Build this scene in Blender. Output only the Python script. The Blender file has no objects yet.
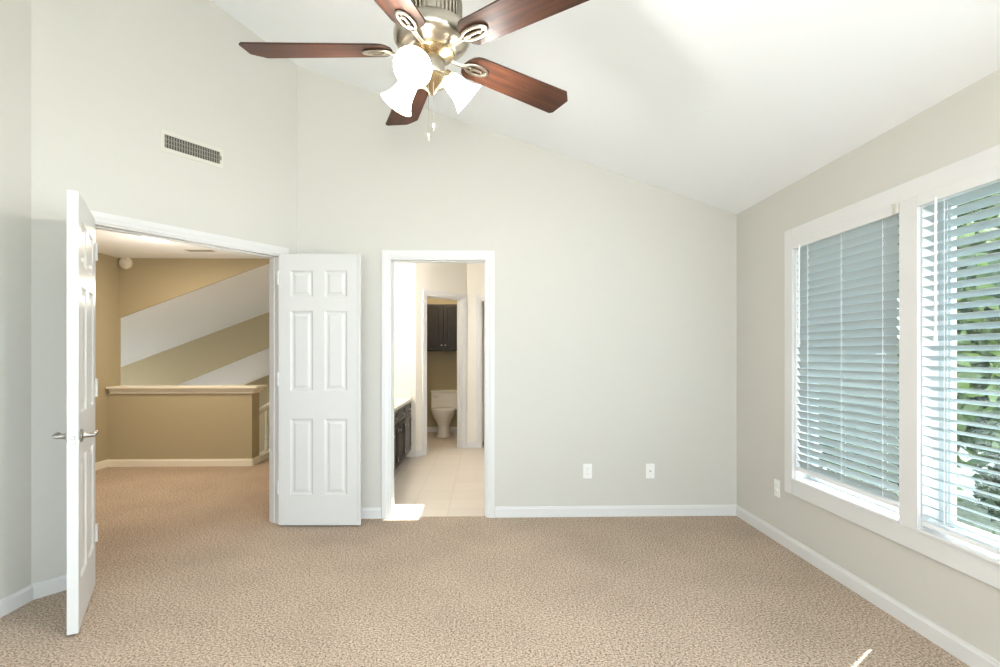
import bpy, bmesh, math, random
from math import sin, cos, pi, radians
from mathutils import Vector, Matrix

random.seed(7)
SC = bpy.context.scene
COL = SC.collection

# ------------------------------------------------------------------ camera
cam_d = bpy.data.cameras.new('camera')
cam_d.sensor_width = 36.0
cam_d.lens = 540.0 / 1000.0 * 36.0
cam_d.shift_y = 20.5 / 1000.0
cam_d.clip_start = 0.02
cam_d.clip_end = 300
cam = bpy.data.objects.new('camera', cam_d)
COL.objects.link(cam)
cam.location = (0, 0, 1.28)
cam.rotation_euler = (radians(90), 0, radians(-1.6))
SC.camera = cam

# ------------------------------------------------------------------ sky, sun, exposure
world = bpy.data.worlds.new('sky')
SC.world = world
world.use_nodes = True
wn = world.node_tree.nodes
bg = wn['Background']
bg.inputs['Color'].default_value = (0.80, 0.90, 1.0, 1)
bg.inputs['Strength'].default_value = 5.0

sun_d = bpy.data.lights.new('sun', 'SUN')
sun_d.energy = 11.0
sun_d.angle = radians(0.6)
sun_d.color = (1.0, 0.96, 0.88)
sun = bpy.data.objects.new('sun', sun_d)
COL.objects.link(sun)
sun.location = (12, 10, 18)
EL = radians(53)
SUN_DIR = Vector((-0.79 * cos(EL), -0.613 * cos(EL), -sin(EL)))
sun.rotation_euler = SUN_DIR.to_track_quat('-Z', 'Y').to_euler()

def lamp(name, kind, loc, energy, color, size=0.05, rot=None):
    d = bpy.data.lights.new(name, kind)
    d.energy = energy
    d.color = color
    if kind == 'POINT':
        d.shadow_soft_size = size
    o = bpy.data.objects.new(name, d)
    COL.objects.link(o)
    o.location = loc
    if rot:
        o.rotation_euler = rot
    return o

def portal(name, loc, rot, sx, sy):
    d = bpy.data.lights.new(name, 'AREA')
    d.shape = 'RECTANGLE'
    d.size = sx
    d.size_y = sy
    d.cycles.is_portal = True
    o = bpy.data.objects.new(name, d)
    COL.objects.link(o)
    o.location = loc
    o.rotation_euler = rot
    return o

portal('sky_portal', (2.16, 2.48, 1.22), (0, radians(90), 0), 1.6, 2.1)
portal('sky_portal', (0.0, -2.77, 1.25), (radians(90), 0, 0), 3.9, 2.0)
portal('sky_portal', (2.16, 0.07, 1.22), (0, radians(90), 0), 1.6, 2.4)
portal('sky_portal', (-6.3, 12.85, -1.25), (radians(-90), 0, 0), 1.3, 2.4)
portal('sky_portal', (-7.14, 7.75, -0.57), (0, radians(-90), 0), 2.3, 2.5)

vs = SC.view_settings
vs.view_transform = 'Standard'
vs.look = 'None'
vs.gamma = 1.0
vs.use_curve_mapping = False
vs.exposure = 1.03
SC.display_settings.display_device = 'sRGB'
cy = SC.cycles
cy.use_denoising = True
cy.max_bounces = 14
cy.diffuse_bounces = 10
cy.glossy_bounces = 5
cy.transmission_bounces = 8
cy.transparent_max_bounces = 12
cy.sample_clamp_indirect = 6.0
cy.caustics_reflective = False
cy.caustics_refractive = False

# ------------------------------------------------------------------ materials
def srgb(r, g, b):
    f = lambda v: ((v / 255 + 0.055) / 1.055) ** 2.4 if v > 10 else v / 255 / 12.92
    return (f(r), f(g), f(b), 1)

def mat(name, col, rough=0.5, metal=0.0, bump=0.0, bscale=200.0, var=0.0, vscale=3.0, spec=0.5, emit=None, estr=0.0, sheen=0.0):
    m = bpy.data.materials.new(name)
    m.use_nodes = True
    nt = m.node_tree
    b = nt.nodes['Principled BSDF']
    b.inputs['Base Color'].default_value = col
    b.inputs['Roughness'].default_value = rough
    b.inputs['Metallic'].default_value = metal
    b.inputs['Specular IOR Level'].default_value = spec
    tc = nt.nodes.new('ShaderNodeTexCoord')
    if var > 0:
        n = nt.nodes.new('ShaderNodeTexNoise')
        n.inputs['Scale'].default_value = vscale
        n.inputs['Detail'].default_value = 4
        nt.links.new(tc.outputs['Object'], n.inputs['Vector'])
        r = nt.nodes.new('ShaderNodeValToRGB')
        r.color_ramp.elements[0].position = 0.3
        r.color_ramp.elements[1].position = 0.7
        r.color_ramp.elements[0].color = tuple(c * (1 - var) for c in col[:3]) + (1,)
        r.color_ramp.elements[1].color = tuple(min(1, c * (1 + var)) for c in col[:3]) + (1,)
        nt.links.new(n.outputs['Fac'], r.inputs['Fac'])
        nt.links.new(r.outputs['Color'], b.inputs['Base Color'])
    if bump > 0:
        n2 = nt.nodes.new('ShaderNodeTexNoise')
        n2.inputs['Scale'].default_value = bscale
        n2.inputs['Detail'].default_value = 3
        nt.links.new(tc.outputs['Object'], n2.inputs['Vector'])
        bp = nt.nodes.new('ShaderNodeBump')
        bp.inputs['Strength'].default_value = bump
        bp.inputs['Distance'].default_value = 0.002
        nt.links.new(n2.outputs['Fac'], bp.inputs['Height'])
        nt.links.new(bp.outputs['Normal'], b.inputs['Normal'])
    if emit:
        b.inputs['Emission Color'].default_value = emit
        b.inputs['Emission Strength'].default_value = estr
    return m

M = {}
M['wall'] = mat('greige_wall_paint', srgb(208, 206, 200), 0.75, bump=0.06, bscale=160, spec=0.25)
M['ceiling'] = mat('white_ceiling_paint', srgb(243, 246, 250), 0.85, bump=0.08, bscale=120, spec=0.2)
M['tan'] = mat('tan_hall_paint', srgb(178, 166, 138), 0.75, bump=0.06, bscale=160, spec=0.25)
M['tan_trim'] = mat('cream_trim_paint', srgb(236, 230, 216), 0.4)
M['bath'] = mat('bath_white_paint', srgb(232, 228, 220), 0.7, bump=0.04, bscale=160, spec=0.25)
M['trim'] = mat('white_trim_paint', srgb(222, 222, 222), 0.35, bump=0.01, bscale=60)
M['door'] = mat('white_door_paint', srgb(214, 214, 213), 0.35, bump=0.015, bscale=80)
M['vinyl'] = mat('white_window_vinyl', srgb(206, 212, 215), 0.35, bump=0.01)
M['blindwhite'] = mat('white_blind_rail', srgb(236, 238, 240), 0.4, bump=0.01, bscale=60)
M['cord'] = mat('white_cord', srgb(235, 238, 240), 0.6, bump=0.05)
M['plate'] = mat('white_plastic_plate', srgb(240, 240, 238), 0.35, bump=0.01)
M['slot'] = mat('dark_slot', srgb(60, 58, 55), 0.6, bump=0.01)
M['nickel'] = mat('brushed_nickel', srgb(190, 182, 168), 0.28, metal=1.0, bump=0.02, bscale=300)
M['brass'] = mat('antique_brass', srgb(196, 176, 142), 0.25, metal=1.0, bump=0.02, bscale=300)
M['steel'] = mat('satin_steel', srgb(176, 172, 166), 0.35, metal=1.0, bump=0.02, bscale=300)
M['vent'] = mat('painted_vent_steel', srgb(214, 211, 202), 0.5, bump=0.02)
M['vent_dark'] = mat('vent_louver_metal', srgb(150, 146, 138), 0.5, bump=0.02)
M['duct'] = mat('duct_shade_dark', srgb(70, 68, 62), 0.8, bump=0.02)  # dark tone for the shade behind the vent louvers
M['espresso'] = mat('espresso_cabinet_wood', srgb(34, 28, 24), 0.5, var=0.25, vscale=9, bump=0.03, bscale=50)
M['espresso_grey'] = mat('grey_espresso_face', srgb(84, 78, 71), 0.4, var=0.12, vscale=9, bump=0.03, bscale=50)  # greyer espresso for the drawer fronts and the far door
M['counter'] = mat('cream_cultured_marble', srgb(244, 238, 226), 0.2, var=0.03, vscale=12)
M['porcelain'] = mat('white_porcelain', srgb(240, 236, 228), 0.12, bump=0.005)
M['chrome'] = mat('chrome', srgb(215, 215, 215), 0.12, metal=1.0, bump=0.005)
M['bark'] = mat('brown_bark', srgb(90, 72, 56), 0.9, var=0.3, vscale=12, bump=0.5, bscale=30)
M['lawn'] = mat('pale_bounce_paving', srgb(196, 194, 188), 0.9, var=0.1, vscale=2, bump=0.3, bscale=40)  # kept pale so the unseen ground bounces sunlight into the rooms
M['grass'] = mat('dark_lawn', srgb(58, 64, 46), 0.95, var=0.35, vscale=6, bump=0.5, bscale=40)  # one dark green base colour with random tone
M['shingle'] = mat('grey_shingles', srgb(74, 78, 82), 0.9, var=0.2, vscale=20, bump=0.4, bscale=40)
M['siding'] = mat('pale_siding', srgb(150, 152, 148), 0.7, var=0.05, vscale=3, bump=0.1)
M['rail'] = mat('white_rail_paint', srgb(232, 228, 218), 0.4, bump=0.01)
M['shelfwhite'] = mat('white_shelf_wire', srgb(238, 236, 230), 0.4, bump=0.01)

def mat_carpet(name, a, b_, c_):
    m = bpy.data.materials.new(name)
    m.use_nodes = True
    nt = m.node_tree
    b = nt.nodes['Principled BSDF']
    b.inputs['Roughness'].default_value = 0.95
    b.inputs['Specular IOR Level'].default_value = 0.1
    tc = nt.nodes.new('ShaderNodeTexCoord')
    n = nt.nodes.new('ShaderNodeTexNoise')
    n.inputs['Scale'].default_value = 100
    n.inputs['Detail'].default_value = 4
    n.inputs['Roughness'].default_value = 0.85
    nt.links.new(tc.outputs['Object'], n.inputs['Vector'])
    r = nt.nodes.new('ShaderNodeValToRGB')
    e = r.color_ramp.elements
    e[0].position = 0.40
    e[0].color = a
    e[1].position = 0.50
    e[1].color = b_
    x = e.new(0.60)
    x.color = c_
    nt.links.new(n.outputs['Fac'], r.inputs['Fac'])
    # broad, faint wear of the pile
    n3 = nt.nodes.new('ShaderNodeTexNoise')
    n3.inputs['Scale'].default_value = 2.2
    n3.inputs['Detail'].default_value = 3
    nt.links.new(tc.outputs['Object'], n3.inputs['Vector'])
    mr = nt.nodes.new('ShaderNodeMapRange')
    mr.inputs['From Min'].default_value = 0.3
    mr.inputs['From Max'].default_value = 0.7
    mr.inputs['To Min'].default_value = 0.93
    mr.inputs['To Max'].default_value = 1.06
    nt.links.new(n3.outputs['Fac'], mr.inputs['Value'])
    mx = nt.nodes.new('ShaderNodeMix')
    mx.data_type = 'RGBA'
    mx.blend_type = 'MULTIPLY'
    mx.inputs['Factor'].default_value = 1.0
    nt.links.new(r.outputs['Color'], mx.inputs[6])
    nt.links.new(mr.outputs['Result'], mx.inputs[7])
    nt.links.new(mx.outputs[2], b.inputs['Base Color'])
    n2 = nt.nodes.new('ShaderNodeTexNoise')
    n2.inputs['Scale'].default_value = 150
    n2.inputs['Detail'].default_value = 4
    nt.links.new(tc.outputs['Object'], n2.inputs['Vector'])
    bp = nt.nodes.new('ShaderNodeBump')
    bp.inputs['Strength'].default_value = 0.5
    bp.inputs['Distance'].default_value = 0.012
    nt.links.new(n2.outputs['Fac'], bp.inputs['Height'])
    nt.links.new(bp.outputs['Normal'], b.inputs['Normal'])
    return m
M['carpet'] = mat_carpet('beige_cut_pile_carpet', srgb(104, 88, 74), srgb(187, 168, 150), srgb(217, 202, 187))

def mat_wood(name, dark, light):
    m = bpy.data.materials.new(name)
    m.use_nodes = True
    nt = m.node_tree
    b = nt.nodes['Principled BSDF']
    b.inputs['Roughness'].default_value = 0.45
    b.inputs['Specular IOR Level'].default_value = 0.3
    tc = nt.nodes.new('ShaderNodeTexCoord')
    mp = nt.nodes.new('ShaderNodeMapping')
    mp.inputs['Scale'].default_value = (2.5, 38, 38)
    nt.links.new(tc.outputs['Object'], mp.inputs['Vector'])
    n = nt.nodes.new('ShaderNodeTexNoise')
    n.inputs['Scale'].default_value = 1.6
    n.inputs['Detail'].default_value = 6
    n.inputs['Distortion'].default_value = 0.6
    nt.links.new(mp.outputs['Vector'], n.inputs['Vector'])
    r = nt.nodes.new('ShaderNodeValToRGB')
    r.color_ramp.elements[0].position = 0.32
    r.color_ramp.elements[0].color = dark
    r.color_ramp.elements[1].position = 0.7
    r.color_ramp.elements[1].color = light
    nt.links.new(n.outputs['Fac'], r.inputs['Fac'])
    nt.links.new(r.outputs['Color'], b.inputs['Base Color'])
    return m
M['blade'] = mat_wood('mahogany_blade_wood', srgb(42, 25, 18), srgb(78, 46, 30))

def mat_tile(name, tile, grout):
    m = bpy.data.materials.new(name)
    m.use_nodes = True
    nt = m.node_tree
    b = nt.nodes['Principled BSDF']
    b.inputs['Roughness'].default_value = 0.45
    tc = nt.nodes.new('ShaderNodeTexCoord')
    br = nt.nodes.new('ShaderNodeTexBrick')
    br.offset = 0.0
    br.inputs['Scale'].default_value = 1.0
    br.inputs['Brick Width'].default_value = 0.3
    br.inputs['Row Height'].default_value = 0.3
    br.inputs['Mortar Size'].default_value = 0.006
    br.inputs['Color1'].default_value = tile
    br.inputs['Color2'].default_value = tuple(c * 0.95 for c in tile[:3]) + (1,)
    br.inputs['Mortar'].default_value = grout
    nt.links.new(tc.outputs['Object'], br.inputs['Vector'])
    nt.links.new(br.outputs['Color'], b.inputs['Base Color'])
    return m
M['tile'] = mat_tile('beige_vinyl_tile', srgb(224, 214, 202), srgb(214, 203, 189))

def mat_glass(name):
    m = bpy.data.materials.new(name)
    m.use_nodes = True
    nt = m.node_tree
    nt.nodes.remove(nt.nodes['Principled BSDF'])
    out = nt.nodes['Material Output']
    t = nt.nodes.new('ShaderNodeBsdfTransparent')
    t.inputs['Color'].default_value = (0.95, 0.98, 0.975, 1)
    g = nt.nodes.new('ShaderNodeBsdfGlossy')
    g.inputs['Roughness'].default_value = 0.02
    mx = nt.nodes.new('ShaderNodeMixShader')
    mx.inputs['Fac'].default_value = 0.05
    nt.links.new(t.outputs[0], mx.inputs[1])
    nt.links.new(g.outputs[0], mx.inputs[2])
    nt.links.new(mx.outputs[0], out.inputs['Surface'])
    return m
M['glass'] = mat_glass('window_glass')

def mat_slat(name, col):
    m = mat(name, col, 0.4, bump=0.01, bscale=60)
    nt = m.node_tree
    tr = nt.nodes.new('ShaderNodeBsdfTranslucent')
    tr.inputs['Color'].default_value = col
    mx = nt.nodes.new('ShaderNodeMixShader')
    mx.inputs['Fac'].default_value = 0.16
    nt.links.new(nt.nodes['Principled BSDF'].outputs[0], mx.inputs[1])
    nt.links.new(tr.outputs[0], mx.inputs[2])
    nt.links.new(mx.outputs[0], nt.nodes['Material Output'].inputs['Surface'])
    return m
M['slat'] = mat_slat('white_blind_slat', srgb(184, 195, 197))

def mat_leaf(name, c0, c1):
    m = bpy.data.materials.new(name)
    m.use_nodes = True
    nt = m.node_tree
    b = nt.nodes['Principled BSDF']
    out = nt.nodes['Material Output']
    b.inputs['Roughness'].default_value = 0.5
    g = nt.nodes.new('ShaderNodeNewGeometry')
    r = nt.nodes.new('ShaderNodeValToRGB')
    r.color_ramp.elements[0].color = c0
    r.color_ramp.elements[1].color = c1
    nt.links.new(g.outputs['Random Per Island'], r.inputs['Fac'])
    nt.links.new(r.outputs['Color'], b.inputs['Base Color'])
    tr = nt.nodes.new('ShaderNodeBsdfTranslucent')
    nt.links.new(r.outputs['Color'], tr.inputs['Color'])
    mx = nt.nodes.new('ShaderNodeMixShader')
    mx.inputs['Fac'].default_value = 0.4
    nt.links.new(b.outputs[0], mx.inputs[1])
    nt.links.new(tr.outputs[0], mx.inputs[2])
    nt.links.new(mx.outputs[0], out.inputs['Surface'])
    return m
M['leaf'] = mat_leaf('green_leaves', srgb(34, 54, 28), srgb(96, 118, 56))
M['leaf2'] = mat_leaf('dark_green_leaves', srgb(26, 42, 28), srgb(66, 88, 50))

M['shade'] = mat('lit_frosted_glass', srgb(250, 246, 236), 0.3, emit=(1.0, 0.93, 0.80, 1), estr=6.0, bump=0.005)
M['bulb'] = mat('lit_bulb', srgb(255, 250, 240), 0.3, emit=(1.0, 0.93, 0.80, 1), estr=14.0, bump=0.005)
M['dome'] = mat('lit_dome_glass', srgb(250, 246, 236), 0.3, emit=(1.0, 0.92, 0.78, 1), estr=3.0, bump=0.005)

# ------------------------------------------------------------------ mesh builder
class MB:
    def __init__(self):
        self.v = []
        self.f = []
        self.s = []

    def add(self, verts, faces, smooth=False, mx=None):
        o = len(self.v)
        for p in verts:
            p = Vector(p)
            self.v.append(mx @ p if mx is not None else p)
        for q in faces:
            self.f.append([o + i for i in q])
            self.s.append(smooth)
        return self

    def box(self, x0, x1, y0, y1, z0, z1, mx=None):
        vs_ = [(x, y, z) for z in (z0, z1) for y in (y0, y1) for x in (x0, x1)]
        fs = [(0, 2, 3, 1), (4, 5, 7, 6), (0, 1, 5, 4), (2, 6, 7, 3), (0, 4, 6, 2), (1, 3, 7, 5)]
        return self.add(vs_, fs, False, mx)

    def prism(self, poly, d, mx=None):
        """poly: list of 3D points (planar), d: extrusion vector"""
        n = len(poly)
        d = Vector(d)
        a = [Vector(p) for p in poly]
        vs_ = a + [p + d for p in a]
        fs = [list(range(n))[::-1], list(range(n, 2 * n))]
        for i in range(n):
            j = (i + 1) % n
            fs.append((i, j, n + j, n + i))
        return self.add(vs_, fs, False, mx)

    def lathe(self, prof, seg=24, mx=None, smooth=True, cap=True, sx=1.0, sy=1.0):
        vs_ = []
        for r, z in prof:
            for k in range(seg):
                t = 2 * pi * k / seg
                vs_.append((r * cos(t) * sx, r * sin(t) * sy, z))
        fs = []
        for i in range(len(prof) - 1):
            for k in range(seg):
                k2 = (k + 1) % seg
                fs.append((i * seg + k, i * seg + k2, (i + 1) * seg + k2, (i + 1) * seg + k))
        if cap:
            fs.append(list(range(seg))[::-1])
            o = (len(prof) - 1) * seg
            fs.append([o + k for k in range(seg)])
        return self.add(vs_, fs, smooth, mx)

    def tube(self, pts, r, seg=10, mx=None, flat=1.0, closed=False):
        pts = [Vector(p) for p in pts]
        n = len(pts)
        vs_ = []
        rs = r if isinstance(r, (list, tuple)) else [r] * n
        up0 = Vector((0, 0, 1))
        for i, p in enumerate(pts):
            if closed:
                t = (pts[(i + 1) % n] - pts[i - 1]).normalized()
            else:
                t = (pts[min(i + 1, n - 1)] - pts[max(i - 1, 0)]).normalized()
            u = up0 if abs(t.dot(up0)) < 0.95 else Vector((1, 0, 0))
            a = t.cross(u).normalized()
            b = a.cross(t).normalized()
            for k in range(seg):
                w = 2 * pi * k / seg
                vs_.append(p + a * (cos(w) * rs[i]) + b * (sin(w) * rs[i] * flat))
        fs = []
        m = n if closed else n - 1
        for i in range(m):
            j = (i + 1) % n
            for k in range(seg):
                k2 = (k + 1) % seg
                fs.append((i * seg + k, i * seg + k2, j * seg + k2, j * seg + k))
        if not closed:
            fs.append(list(range(seg))[::-1])
            fs.append([(n - 1) * seg + k for k in range(seg)])
        return self.add(vs_, fs, True, mx)

    def build(self, name, material, parent=None, bevel=0.0, segs=2):
        me = bpy.data.meshes.new(name)
        me.from_pydata([tuple(p) for p in self.v], [], self.f)
        me.materials.append(material)
        bm = bmesh.new()
        bm.from_mesh(me)
        bmesh.ops.recalc_face_normals(bm, faces=bm.faces)
        bm.to_mesh(me)
        bm.free()
        for p, s in zip(me.polygons, self.s):
            p.use_smooth = s
        if any(self.s):
            me.set_sharp_from_angle(angle=radians(40))
        o = bpy.data.objects.new(name, me)
        COL.objects.link(o)
        if parent is not None:
            o.parent = parent
        if bevel > 0:
            bv = o.modifiers.new('bevel', 'BEVEL')
            bv.width = bevel
            bv.segments = segs
            bv.limit_method = 'ANGLE'
            bv.angle_limit = radians(40)
        return o

def tag(o, label=None, cat=None, group=None, kind=None):
    if label:
        o['label'] = label
    if cat:
        o['category'] = cat
    if group:
        o['group'] = group
    if kind:
        o['kind'] = kind
    return o

def empty(name, loc, rz=0.0):
    o = bpy.data.objects.new(name, None)
    o.empty_display_size = 0.1
    COL.objects.link(o)
    o.location = loc
    o.rotation_euler = (0, 0, rz)
    return o

def kids(o):
    return [c for c in bpy.data.objects if c.parent == o]

def copy_tree(o, parent=None):
    c = o.copy()
    COL.objects.link(c)
    if parent is not None:
        c.parent = parent
    for ch in kids(o):
        copy_tree(ch, c)
    return c

def struct(o, label, cat):
    return tag(o, label, cat, None, 'structure')

def R(axis, deg):
    return Matrix.Rotation(radians(deg), 4, axis)

def T(x, y, z):
    return Matrix.Translation((x, y, z))

# ------------------------------------------------------------------ layout numbers (metres; camera stands at the origin)
XR = 2.0            # wall with the windows
YB = 4.235          # back wall
XL = -2.362         # left wall
YR = -2.6           # wall behind the camera
A0 = Vector((-2.362, 2.88, 0))   # angled wall, left end
A1 = Vector((-1.459, YB, 0))     # angled wall, right end
AD = (A1 - A0).normalized()
AL = (A1 - A0).length
AN = Vector((AD.y, -AD.x, 0))    # towards the bedroom
def CZ(x):                        # sloping ceiling height
    return 2.389 + 0.3275 * (2.0 - x)
def AP(a, z, off=0.0):            # a point on the angled wall
    p = A0 + AD * a + AN * off
    return Vector((p.x, p.y, z))
HALL_Z = 2.405
WT = 0.12

# ------------------------------------------------------------------ floor and ceiling
m = MB()
poly = [(-4.45, 1.9), (-2.5, 1.9), (-2.5, -2.75), (2.2, -2.75), (2.2, YB + 0.03), (-1.58, YB + 0.03), (-1.58, 12.8), (-2.66, 12.8), (-2.66, 6.45), (-4.45, 6.45)]
m.prism([(x, y, -0.2) for x, y in poly], (0, 0, 0.2))
struct(m.build('floor', M['carpet']), 'beige cut pile carpet covering the bedroom and hall floor', 'carpet')

m = MB()
m.box(-1.58, 2.2, YB + 0.03, 9.1, -0.2, -0.004)
struct(m.build('floor_bathroom', M['tile']), 'pale beige tile floor of the bathroom beyond the narrow doorway', 'floor')

m = MB()
z0, z1 = CZ(2.2), CZ(-2.5)
m.prism([(2.2, -2.75, z0), (-2.5, -2.75, z1), (-2.5, -2.75, z1 + 0.15), (2.2, -2.75, z0 + 0.15)], (0, 2.75 + YB + 0.12, 0))
struct(m.build('ceiling', M['ceiling']), 'sloping white bedroom ceiling rising to the left', 'ceiling')

m = MB()
m.prism([(-4.45, 1.9, HALL_Z), (-2.42, 1.9, HALL_Z), (-2.42, 2.86, HALL_Z), (-1.56, YB + 0.09, HALL_Z), (-1.5, YB + 0.09, HALL_Z), (-1.5, 6.48, HALL_Z), (-4.45, 6.48, HALL_Z)], (0, 0, 0.1))
struct(m.build('ceiling_hall', M['ceiling']), 'flat white hall ceiling seen through the double doorway', 'ceiling')

# ------------------------------------------------------------------ bedroom walls
m = MB()
D0, D1, DZ = -0.748, 0.022, 2.033   # rough opening of the bathroom door
p = [(A1.x - 0.02, 0), (D0, 0), (D0, DZ), (D1, DZ), (D1, 0), (XR + 0.15, 0), (XR + 0.15, CZ(XR + 0.15) + 0.05), (A1.x - 0.02, CZ(A1.x) + 0.05)]
m.prism([(x, YB, z) for x, z in p], (0, WT, 0))
struct(m.build('wall_back', M['wall']), 'pale greige back wall with the narrow bathroom doorway', 'wall')

O0, O1, OZ = 0.262, 1.49, 2.033   # rough opening of the double door along the angled wall
m = MB()
p = [(-0.0, 0), (O0, 0), (O0, OZ), (O1, OZ), (O1, 0), (AL, 0), (AL, 3.62), (-0.0, 3.92)]
m.prism([AP(a, z) for a, z in p], -AN * WT)
struct(m.build('wall_angled', M['wall']), 'angled pale greige wall holding the double doorway and the vent', 'wall')

m = MB()
m.box(XL - WT, XL, -2.75, A0.y + 0.05, 0, 3.92)
struct(m.build('wall_left', M['wall']), 'pale greige left wall at the edge of the view', 'wall')

# right wall with two window openings
W1 = (2.53, 3.43)
W2 = (1.51, 2.42)
WZ0, WZ1 = 0.47, 2.004
W5 = (-1.1, 1.25)  # unseen window opening, added for light from the right
m = MB()
zt = CZ(XR) + 0.03
def rw(y0, y1, z0, z1):
    m.box(XR, XR + 0.15, y0, y1, z0, z1)
rw(-2.75, W5[0], 0, zt)
rw(W5[1], W2[0], 0, zt)
rw(W5[0], W5[1], 0, WZ0)
rw(W5[0], W5[1], WZ1, zt)
rw(W2[1], W1[0], WZ0, WZ1)
rw(W1[1], YB + WT, 0, zt)
rw(W2[0], W1[1], 0, WZ0)
rw(W2[0], W1[1], WZ1, zt)
struct(m.build('wall_right', M['wall']), 'pale greige right wall around the two large windows', 'wall')

# wall behind the camera; its unseen wide window is added to light the room
RX0, RX1, RZ0, RZ1 = -1.9, 1.9, 0.3, 2.2
m = MB()
m.box(-2.5, RX0, YR - 0.15, YR, 0, 3.95)
m.box(RX1, 2.2, YR - 0.15, YR, 0, 2.5)
m.box(RX0, RX1, YR - 0.15, YR, 0, RZ0)
m.prism([(RX0, YR, RZ1), (RX1, YR, RZ1), (RX1, YR, CZ(RX1)), (RX0, YR, CZ(RX0))], (0, -0.15, 0))
struct(m.build('wall_rear', M['wall']), 'pale greige wall behind the viewer with an unseen wide window added to light the room', 'wall')
m = MB()
for x0, x1 in ((RX0, RX0 + 0.06), (-0.66, -0.6), (0.6, 0.66), (RX1 - 0.06, RX1)):
    m.box(x0, x1, YR - 0.1, YR - 0.04, RZ0, RZ1)
m.box(RX0, RX1, YR - 0.1, YR - 0.04, RZ0, RZ0 + 0.06)
m.box(RX0, RX1, YR - 0.1, YR - 0.04, RZ1 - 0.06, RZ1)
wr = m.build('window_3', M['vinyl'], bevel=0.004)
struct(wr, 'unseen wide white window frame added in the wall behind the viewer', 'window')
m = MB()
m.box(RX0 + 0.05, RX1 - 0.05, YR - 0.073, YR - 0.067, RZ0 + 0.05, RZ1 - 0.05)
m.build('window_pane', M['glass'], wr)
# unseen window added to the right wall beside the viewer for more light
m = MB()
for y0, y1 in ((W5[0], W5[0] + 0.04), (0.06, 0.12), (W5[1] - 0.04, W5[1])):
    m.box(XR + 0.08, XR + 0.13, y0, y1, WZ0, WZ1)
m.box(XR + 0.08, XR + 0.13, W5[0], W5[1], WZ0, WZ0 + 0.05)
m.box(XR + 0.08, XR + 0.13, W5[0], W5[1], WZ1 - 0.05, WZ1)
wr = m.build('window_5', M['vinyl'], bevel=0.004)
struct(wr, 'unseen white window frame added in the right wall beside the viewer', 'window')
m = MB()
m.box(XR + 0.102, XR + 0.106, W5[0] + 0.03, W5[1] - 0.03, WZ0 + 0.04, WZ1 - 0.04)
m.build('window_pane', M['glass'], wr)

# ------------------------------------------------------------------ hall and stairwell walls
PY = 6.253          # plane of the low wall
PU = 6.45           # plane of the wall above the stairwell opening
m = MB()
m.box(-4.41, -4.287, 1.9, PU + 0.03, 0, HALL_Z)
m.box(-4.41, -2.4, 1.78, 1.9, 0, HALL_Z)
struct(m.build('wall_hall_left', M['tan']), 'tan painted left wall of the hall', 'wall')

def sl(x):
    return 1.702 + 0.378 * (x + 4.29)
m = MB()
xe = -4.29 + (HALL_Z - 1.702) / 0.378
m.prism([(-4.29, PU, 1.702), (xe, PU, HALL_Z), (-4.29, PU, HALL_Z)], (0, 0.03, 0))
struct(m.build('wall_hall_far', M['tan']), 'tan hall wall cut along a slanting edge above the low wall', 'wall')

m = MB()
m.box(-4.287, -2.663, PY, PU, 0, 0.835)
struct(m.build('wall_hall_low', M['tan']), 'waist high tan wall overlooking the stairwell', 'low wall')

m = MB()   # cap of the low wall with a small cove below
m.box(-4.262, -2.584, PY - 0.06, PU + 0.05, 0.889, 0.911)
m.prism([(-4.25, PY - 0.042, 0.889), (-4.25, PY - 0.016, 0.845), (-4.25, PU + 0.016, 0.845), (-4.25, PU + 0.04, 0.889)], (1.625, 0, 0))
m.box(-4.255, -2.645, PY - 0.014, PU + 0.014, 0.828, 0.846)
struct(m.build('trim_2', M['tan_trim'], bevel=0.004), 'cream moulded cap along the top of the low hall wall', 'ledge cap')

YS, YF = 9.04, 12.7
m = MB()
m.prism([(-7.1, PU + 0.03, sl(-7.1)), (-1.5, PU + 0.03, sl(-1.5)), (-1.5, PU + 0.03, sl(-1.5) + 0.1), (-7.1, PU + 0.03, sl(-7.1) + 0.1)], (0, YS - PU, 0))
struct(m.build('ceiling_stairwell', M['ceiling']), 'white sloping ceiling over the stairwell just behind the hall opening', 'ceiling')

def sl2(x):
    return 0.786 + 0.413 * (x + 5.037)
m = MB()
m.prism([(-7.1, YS, sl2(-7.1)), (-1.5, YS, sl2(-1.5)), (-1.5, YS, sl(-1.5) + 0.1), (-7.1, YS, sl(-7.1) + 0.1)], (0, 0.06, 0))
struct(m.build('wall_stairwell', M['tan']), 'tan slanting wall band between the two white sloping ceilings', 'wall')
m = MB()
m.prism([(-7.1, YS + 0.06, sl2(-7.1)), (-1.5, YS + 0.06, sl2(-1.5)), (-1.5, YS + 0.06, sl2(-1.5) + 0.1), (-7.1, YS + 0.06, sl2(-7.1) + 0.1)], (0, YF - YS, 0))
struct(m.build('ceiling_lower_stairwell', M['ceiling']), 'lower white sloping ceiling deep in the stairwell', 'ceiling')
m = MB()
m.box(-7.1, -6.9, YF, YF + 0.1, -2.8, 3.0)
m.box(-5.7, -1.5, YF, YF + 0.1, -2.8, 3.0)
m.box(-6.9, -5.7, YF, YF + 0.1, -0.1, 3.0)  # gap left for an unseen window opening, added to light the stairwell
m.box(-6.9, -5.7, YF, YF + 0.1, -2.8, -2.4)
struct(m.build('wall_stairwell_far', M['tan']), 'tan far wall at the bottom of the stairwell', 'wall')
m = MB()
wy0, wy1, wz0, wz1 = 6.55, 8.95, -1.7, 0.55  # unseen opening in the left wall, added for daylight in the stairwell
m.box(-7.12, -7.0, 6.37, wy0, -2.8, 3.0)
m.box(-7.12, -7.0, wy1, YF + 0.1, -2.8, 3.0)
m.box(-7.12, -7.0, wy0, wy1, -2.8, wz0)
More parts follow.
